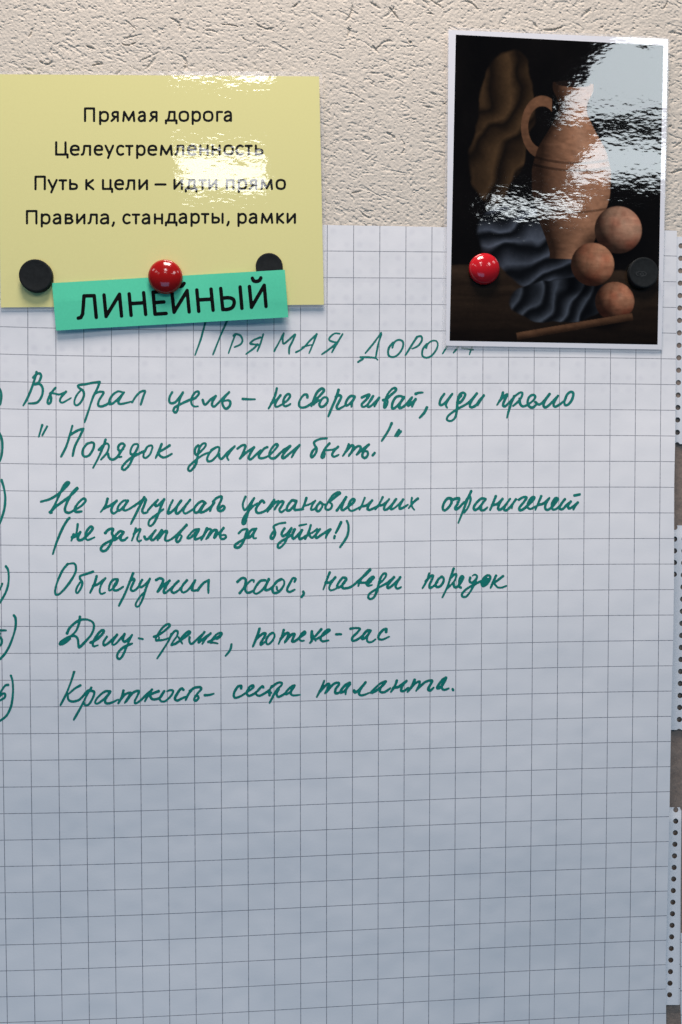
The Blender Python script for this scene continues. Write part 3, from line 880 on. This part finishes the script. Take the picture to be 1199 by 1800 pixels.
def patch(name, c, ns_, nt, hfun, material, parent, thick, col=None):
    s, t = np.meshgrid(np.linspace(0, 1, ns_), np.linspace(0, 1, nt))
    g = bilinear(c, s, t).reshape(-1, 2)
    h = hfun(g[:, 0], g[:, 1])
    fr = P(g[:, 0], g[:, 1], h)
    q = quads(ns_, nt)
    n = len(fr)
    i = np.arange(n).reshape(nt, ns_)
    loop = np.concatenate([i[0, :], i[1:, -1], i[-1, -2::-1], i[-2:0:-1, 0]])
    nx_ = np.roll(loop, -1)
    rim = np.stack([loop, nx_, nx_ + n, loop + n], -1)
    uv = np.stack([s.ravel(), 1 - t.ravel()], -1)
    cc = None if col is None else np.concatenate([col, col])
    return link(name, np.concatenate([fr, P(g[:, 0], g[:, 1], h - thick)]), np.concatenate([q, q[:, ::-1] + n, rim]), material, parent, uv=np.concatenate([uv, uv]), smooth=False, col=cc)


# ---- yellow card
def card_h(x, y):
    return (5.6 + 0.0016 * (x - 280) - 0.0018 * (y - 335)) * mm


YC = [(-5.5, 130.5), (561, 134.3), (569.5, 535.5), (1.5, 540.5)]
card = root("laminated_sign", "yellow laminated card with four printed lines held up by magnets", "sign", tuple(P(280, 335, 0.0)))
m, ns, ls, b = mat("yellow_paper", (0.82, 0.765, 0.335), 0.7, 0.2)
vary(ns, ls, b, (0.82, 0.765, 0.335), noise(ns, ls, 500, 4, 0.7), 0.035)
coat(ns, ls, b, 1.3)
patch("yellow_paper", YC, 60, 46, card_h, m, card, 0.15 * mm)
BLACK, ns, ls, b = mat("black_print", (0.004, 0.004, 0.004), 0.6, 0.06)
vary(ns, ls, b, (0.004, 0.004, 0.004), noise(ns, ls, 300, 2, 0.5), 0.2)
COATED, ns, ls, b = mat("laminated_black_print", (0.003, 0.003, 0.003), 0.6, 0.05)
vary(ns, ls, b, (0.006, 0.006, 0.006), noise(ns, ls, 300, 2, 0.5), 0.2)
coat(ns, ls, b, 1.3)
WORDS = ["first", "second", "third", "fourth"]
for k, lines_ in enumerate(CARD_LINES):
    st = []
    for ox, oy, base, xh, letters in lines_:
        for w in letters.split():
            ch = w[0]
            a, c = [float(v) for v in w[1:].split(',')]
            a, c = a + 7.0, c - 7.0
            for s_ in GLYPH[ch].split('|'):
                pts = []
                for z in s_.split():
                    sh = z[0] == 'L'
                    gx_, gy_ = [float(v) for v in z.lstrip('L').split(',')]
                    pts.append((ox + (a + gx_ * (c - a)) / 3.997, oy + (base - gy_ * xh) / 3.997, sh))
                st.append((pts, 4.05))
    o = ink_mesh("printed_line", st, lambda x, y: card_h(x, y) + 0.04 * mm, COATED, card, step=0.8)
    o["label"] = WORDS[k] + " line of black print on the yellow card"
FY = [(-11, 124.5), (566.5, 126), (575.3, 541.2), (-4, 546.3)]
FILM = film_material(0.11)
fq, fi = round_quad(FY, 7), inv_fn(YC)
field_mesh("laminate_film", lambda X, Y: np.maximum(fq(X, Y), -fi(X, Y)), -14, 580, 118, 550, 1.5, card_h, FILM, card, thick=0.12 * mm)


# ---- picture
def pic_h(x, y):
    return (5.2 - 0.0012 * (y - 330) + 0.0004 * (x - 980)) * mm


WQ = [(788.5, 52.5), (1174.5, 68.5), (1163.3, 614.5), (784, 607.5)]
PQ = [(801.3, 60.8), (1166, 80), (1156, 605.8), (790.4, 599.0)]
FQ = [(786.5, 47.0), (1177.5, 65.5), (1163.8, 619.8), (776.5, 613.0)]
pic = root("laminated_picture", "laminated dark picture print with white border held by a red and a black magnet", "picture", tuple(P(978, 333, 0.0)))
m, ns, ls, b = mat("white_print_paper", (0.80, 0.80, 0.84), 0.6, 0.2)
vary(ns, ls, b, (0.80, 0.80, 0.84), noise(ns, ls, 300, 3, 0.6), 0.02)
coat(ns, ls, b)
patch("white_border", WQ, 40, 56, pic_h, m, pic, 0.15 * mm)
# a generic still life (jug, fruit, draped cloth) printed in the colours of the photograph
pw, phh = 300, 440
S, T = np.meshgrid(np.linspace(0, 1, pw), np.linspace(0, 1, phh))
X_, Y_ = S * 1.0, T * 1.45
qx = X_ + 0.03 * (fbm(X_ * 7, Y_ * 7, 4, 4) - 0.5)
qy = Y_ + 0.03 * (fbm(X_ * 7, Y_ * 7, 8, 4) - 0.5)
img = np.ones((phh, pw, 3)) * np.array([0.003, 0.0024, 0.002])
stroke = fbm(X_ * 22 + 9 * fbm(X_ * 3, Y_ * 3, 6, 2), Y_ * 70, 17, 3)
img = img * (0.5 + 1.1 * fbm(X_ * 9, Y_ * 5, 3, 4))[..., None]


def lay(img, mask, colr):
    return img * (1 - mask[..., None]) + colr * mask[..., None]


def cloth(img, cx, cy, rx, ry, ang, fang, freq, seed, lo, hi, gam=2.0, rag=0.5):
    """a heap of cloth: ragged outline, folds that bend and pinch"""
    dx, dy = qx - cx, qy - cy
    u = (dx * math.cos(ang) + dy * math.sin(ang)) / rx
    v = (-dx * math.sin(ang) + dy * math.cos(ang)) / ry
    r = np.hypot(u, v) + rag * (fbm(qx * 5, qy * 5, seed, 3) - 0.5)
    mk = 1 - sstep(0.93, 1.02, r)
    a, c = math.cos(fang), math.sin(fang)
    p = dx * a + dy * c + 0.16 * (fbm(qx * 4, qy * 4, seed + 1, 3) - 0.5)
    q_ = -dx * c + dy * a
    w = freq * p + 1.3 * np.sin(5 * q_ + seed) * 0.35 + 1.1 * fbm(qx * 6, qy * 6, seed + 2, 2)
    f_ = w - np.floor(w)
    g = np.where(f_ < 0.72, f_ / 0.72, (1 - f_) / 0.28)       # slow rise, sharp fall: a pressed fold
    g = g ** gam * (0.45 + 0.75 * fbm(qx * 9, qy * 9, seed + 5, 3))
    return lay(img, mk, np.array(lo) + g[..., None] * np.array(hi))


LX, LY, LZ = 0.55, -0.50, 0.67                                 # painted light from the upper right


def solid(img, nx, ny, mk, base, shine=0.0, amb=0.06):
    nz = np.sqrt(np.clip(1 - nx ** 2 - ny ** 2, 0, 1))
    lam = np.clip(nx * LX + ny * LY + nz * LZ, 0, 1)
    sp = np.clip(nx * 0.30 - ny * 0.28 + nz * 0.91, 0, 1) ** 40 * shine
    c = (amb + lam ** 1.4)[..., None] * np.array(base) * (0.72 + 0.55 * stroke)[..., None] + sp[..., None] * np.array([0.5, 0.42, 0.33])
    return lay(img, mk, c)


# hanging brown curtain
img = cloth(img, 0.24, 0.42, 0.15, 0.36, 0.18, 0.25, 8, 31, (0.008, 0.005, 0.003), (0.062, 0.034, 0.015), 1.3, 0.7)
# table
tb = sstep(1.085, 1.10, qy)
img = lay(img, tb, np.array([0.040, 0.024, 0.014]) * (0.35 + 1.0 * fbm(qx * 3, qy * 40, 2, 4))[..., None] * sstep(1.6, 1.0, qy)[..., None])
# dark blue-grey cloth over the table edge
img = cloth(img, 0.38, 1.00, 0.27, 0.19, 0.25, 1.0, 11, 12, (0.003, 0.0035, 0.0045), (0.085, 0.10, 0.13), 2.4)
img = cloth(img, 0.55, 1.24, 0.24, 0.10, -0.12, 0.5, 13, 15, (0.003, 0.0035, 0.0045), (0.08, 0.095, 0.12), 2.6)
# terracotta jug
yk = np.array([0.20, 0.225, 0.25, 0.29, 0.34, 0.42, 0.52, 0.62, 0.74, 0.86, 0.96, 1.02, 1.05])
rk = np.array([0.095, 0.103, 0.094, 0.070, 0.066, 0.105, 0.165, 0.192, 0.188, 0.155, 0.115, 0.095, 0.100])
rj = np.interp(Y_, yk, rk)
rj = (rj + np.roll(rj, 6, 0) + np.roll(rj, -6, 0) + np.roll(rj, 3, 0) + np.roll(rj, -3, 0)) / 5
jx = (X_ - 0.57) / rj
sl = np.gradient(rj, Y_[1, 0] - Y_[0, 0], axis=0)
mk = (1 - sstep(0.985, 1.01, np.abs(jx))) * sstep(0.20, 0.206, Y_) * (1 - sstep(1.044, 1.05, Y_))
hd = np.abs(np.hypot((X_ - 0.425) / 0.085, (Y_ - 0.42) / 0.125) - 1) * 0.1
hm = (1 - sstep(0.018, 0.022, hd)) * (X_ < 0.47)
img = solid(img, (0.3 - hd * 14 * np.sign(0.42 - Y_)) * 0.6, (Y_ - 0.42) * 3, hm, (0.20, 0.095, 0.05))
nn = np.clip(jx, -1, 1) / np.sqrt(1 + sl ** 2)
img = solid(img, nn, -sl / np.sqrt(1 + sl ** 2) * -1 * np.sqrt(np.clip(1 - jx ** 2, 0, 1)) * 0 + sl * -0.5 * np.sqrt(np.clip(1 - jx ** 2, 0, 1)) / np.sqrt(1 + sl ** 2), mk, (0.42, 0.205, 0.115), 0.10)
for yy in (0.565, 0.60, 0.80):
    bd = (1 - sstep(0.004, 0.008, np.abs(Y_ - yy - 0.022 * (1 - jx ** 2)))) * mk
    img = img * (1 - 0.55 * bd[..., None])
op = np.hypot((X_ - 0.57) / 0.085, (Y_ - 0.207) / 0.016)
img = lay(img, 1 - sstep(0.9, 1.05, op), np.array([0.012, 0.007, 0.005]))
# pale peaches
for (px_, py_, pr_, bs) in ((0.80, 0.90, 0.115, (0.50, 0.30, 0.19)), (0.68, 1.07, 0.105, (0.46, 0.235, 0.13)), (0.79, 1.245, 0.095, (0.43, 0.21, 0.115))):
    dx, dy = (X_ - px_) / pr_, (Y_ - py_) / pr_
    d = np.hypot(dx, dy)
    sh = 1 - sstep(0.6, 1.25, np.hypot((X_ - px_ + 0.05) / pr_ / 1.2, (Y_ - py_ - 0.075) / pr_ / 0.75))
    img = img * (1 - 0.75 * sh[..., None])
    blush = fbm(dx * 1.5 + px_ * 9, dy * 1.5, 5, 3)
    groove = 1 - 0.14 * np.exp(-((dx + 0.25 * (1 - dy ** 2)) / 0.07) ** 2)
    base = np.array(bs)[None, None, :] * (np.array([1.15, 1.3, 1.35]) - blush[..., None] * np.array([0.2, 0.85, 0.95])) * groove[..., None]
    img = solid(img, np.clip(dx, -1, 1), np.clip(dy, -1, 1), 1 - sstep(0.97, 1.01, d), base * (0.75 + 0.5 * fbm(X_ * 26, Y_ * 26, 7, 3))[..., None], 0.09)
# a wooden rod lying on the table
u = (X_ - 0.60) * math.cos(-0.19) + (Y_ - 1.37) * math.sin(-0.19)
v = -(X_ - 0.60) * math.sin(-0.19) + (Y_ - 1.37) * math.cos(-0.19)
rod = (1 - sstep(0.016, 0.019, np.abs(v))) * (1 - sstep(0.28, 0.285, np.abs(u)))
img = lay(img, rod, (0.25 + 0.75 * sstep(0.016, -0.012, v))[..., None] * np.array([0.115, 0.055, 0.028]) * (0.7 + 0.6 * stroke)[..., None])
img *= (0.85 + 0.30 * fbm(X_ * 70, Y_ * 70, 99, 2))[..., None]
PR, ns, ls, b = mat("printed_colours", (0.02, 0.02, 0.02), 0.7, 0.0)
at = ns.new("ShaderNodeAttribute")
at.attribute_name = "ink"
gn = ns.new("ShaderNodeMix"); gn.data_type = 'RGBA'; gn.blend_type = 'MULTIPLY'
gn.inputs[0].default_value = 0.25
ls.new(at.outputs[0], gn.inputs[6])
ls.new(noise(ns, ls, 1500, 2, 0.6), gn.inputs[7])
ls.new(gn.outputs[2], b.inputs["Base Color"])
coat(ns, ls, b, 1.3)
patch("printed_image", PQ, pw, phh, lambda x, y: pic_h(x, y) + 0.05 * mm, PR, pic, 0.02 * mm, col=img.reshape(-1, 3))
FILM2 = film_material(0.13)
fq2, fi2 = round_quad(FQ, 9), inv_fn(WQ)
field_mesh("laminate_film", lambda X, Y: np.maximum(fq2(X, Y), -fi2(X, Y)), 770, 1184, 40, 626, 1.5, pic_h, FILM2, pic, thick=0.12 * mm)

# ================================================================ green paper strip with a printed word
SQ = [(91.4, 497.6), (500.8, 474.2), (506.8, 557.6), (98.6, 581.0)]


def strip_h(x, y):
    return (6.9 + 1.2 * sstep(240, 92, x) + 5.6 * sstep(330, 440, x) * (1 - 0.35 * sstep(470, 560, y)) - 0.9 * np.abs(y - 528) / 60) * mm


gst = root("paper_label", "green paper strip with one word in black capitals, pinned askew under a red magnet", "label", tuple(P(300, 528, 0.0)))
m, ns, ls, b = mat("green_paper", (0.108, 0.68, 0.415), 0.75, 0.15)
vary(ns, ls, b, (0.108, 0.68, 0.415), noise(ns, ls, 420, 4, 0.75), 0.10)
patch("green_paper", SQ, 60, 16, strip_h, m, gst, 0.2 * mm)
st = []
for ox, oy, sc, w, txt in STRIP_WORD:
    st += [(p, w) for p in parse(txt, ox, oy, sc)]
ink_mesh("printed_word", st, lambda x, y: strip_h(x, y) + 0.10 * mm, BLACK, gst, step=0.9)["label"] = "large black capitals on the green strip"


# ================================================================ magnets
def lathe(name, prof, loc, material, seg=64, label=None, cat=None, group=None, tilt=(0, 0), parent=None):
    """turned body: profile of (radius, height above the card) metres, axis out of the wall"""
    co, faces = [], []
    for r, z in prof:
        for k in range(seg):
            a = 2 * math.pi * k / seg
            co.append((r * math.cos(a), -z, r * math.sin(a)))
    np_ = len(prof)
    for j in range(np_ - 1):
        for k in range(seg):
            k2 = (k + 1) % seg
            faces.append((j * seg + k, j * seg + k2, (j + 1) * seg + k2, (j + 1) * seg + k))
    faces.append(tuple(range(seg))[::-1])
    faces.append(tuple((np_ - 1) * seg + k for k in range(seg)))
    me = bpy.data.meshes.new(name)
    me.from_pydata(co, [], faces)
    me.polygons.foreach_set("use_smooth", np.ones(len(faces), dtype=bool))
    me.update()
    import bmesh
    bm = bmesh.new(); bm.from_mesh(me)
    bmesh.ops.recalc_face_normals(bm, faces=bm.faces)
    bm.to_mesh(me); bm.free()
    me.materials.append(material)
    o = bpy.data.objects.new(name, me)
    SC.collection.objects.link(o)
    o.location = loc
    o.rotation_euler = (math.radians(tilt[0]), 0, math.radians(tilt[1]))
    if parent is not None:
        o.parent = parent
        o.location = (0, 0, 0)
    else:
        tag(o, label, cat, group)
    return o


def disc_profile(r, t):
    p = [(r * 0.98, 0.0), (r, t * 0.12), (r, t * 0.72)]
    for k in range(1, 7):
        a = k / 6 * math.pi / 2
        p.append((r - 0.00055 * (1 - math.cos(a)), t * 0.72 + (t * 0.28 - 0.0002) * math.sin(a)))
    p += [(r * 0.90, t), (r * 0.86, t - 0.00012), (r * 0.4, t - 0.00016), (r * 0.02, t - 0.00016)]
    return p


def dome_profile(r, H_):
    p = [(r * 0.93, 0.0), (r * 0.97, 0.0006), (r * 0.99, 0.0016)]
    for k in range(0, 25):
        a = k / 24 * math.pi / 2
        p.append((max(r * math.cos(a), r * 0.004), 0.0022 + (H_ - 0.0022) * math.sin(a) ** 1.0))
    return p


BM, ns, ls, b = mat("black_plastic", (0.014, 0.014, 0.015), 0.55, 0.12)
vary(ns, ls, b, (0.013, 0.015, 0.016), noise(ns, ls, 210, 5, 0.7), 0.7)
bump(ns, ls, b, noise(ns, ls, 900, 3, 0.6), 0.00009)
RM, ns, ls, b = mat("red_plastic", (0.37, 0.008, 0.008), 0.12, 0.5)
bump(ns, ls, b, noise(ns, ls, 260, 3, 0.6), 0.00003)
vary(ns, ls, b, (0.37, 0.008, 0.008), noise(ns, ls, 200, 3, 0.6), 0.05)
RM2, ns, ls, b = mat("bright_red_plastic", (0.58, 0.012, 0.020), 0.12, 0.5)
bump(ns, ls, b, noise(ns, ls, 260, 3, 0.6), 0.00003)
vary(ns, ls, b, (0.58, 0.012, 0.020), noise(ns, ls, 200, 3, 0.6), 0.05)
PXM = D / F                                                    # metres per pixel on the wall
GB, GR = "round black magnets", "round red magnets"


def at_(x, y, h):
    return tuple(P(x, y, h))


h = float(card_h(np.array(66.), np.array(487.))) + 0.0003
lathe("black_magnet", disc_profile(27.3 * PXM, 0.0056), at_(65.5, 487, h), BM, label="round black magnet alone at the lower left of the yellow card", cat="magnet", group=GB)
h = float(card_h(np.array(474.), np.array(470.))) + 0.0003
lathe("black_magnet", disc_profile(23.2 * PXM, 0.0042), at_(473.5, 470.5, h), BM, label="smaller black magnet half hidden behind the top of the green strip", cat="magnet", group=GB)
h = float(pic_h(np.array(1130.), np.array(480.))) + 0.0003
rb = root("black_magnet", "round black magnet with a small oval mark on the dark picture", "magnet", at_(1127.5, 481.5, h), GB)
lathe("magnet_disc", disc_profile(27.0 * PXM, 0.0056), None or (0, 0, 0), BM, parent=rb)
# raised oval with a loop, as moulded in the photograph
st = []
for rr_, (cx, cy, rx, ry) in enumerate([(0, 0, 9.0, 4.2), (1.5, 0.6, 3.2, 2.0)]):
    st.append(([(1127.2 + cx + rx * math.cos(a), 481.3 + cy + ry * math.sin(a), False) for a in np.linspace(0, 2 * math.pi, 17)], 1.3))
MK, ns, ls, b = mat("moulded_mark", (0.006, 0.006, 0.006), 0.35, 0.5)
vary(ns, ls, b, (0.006, 0.006, 0.006), noise(ns, ls, 300, 2, 0.5), 0.2)
ink_mesh("moulded_mark", st, lambda x, y: h + 0.0056 + 0 * x, MK, rb, step=0.8)
h = float(strip_h(np.array(292.), np.array(500.))) + 0.0003
lathe("red_magnet", dome_profile(29.0 * PXM, 0.0105), at_(291.5, 488, h), RM, label="dark red domed magnet pressed over the green paper strip", cat="magnet", group=GR)
h = float(pic_h(np.array(851.), np.array(473.))) + 0.0003
lathe("red_magnet", dome_profile(27.2 * PXM, 0.0105), at_(850, 474, h), RM2, label="bright red domed magnet on the lower left of the dark picture", cat="magnet", group=GR)
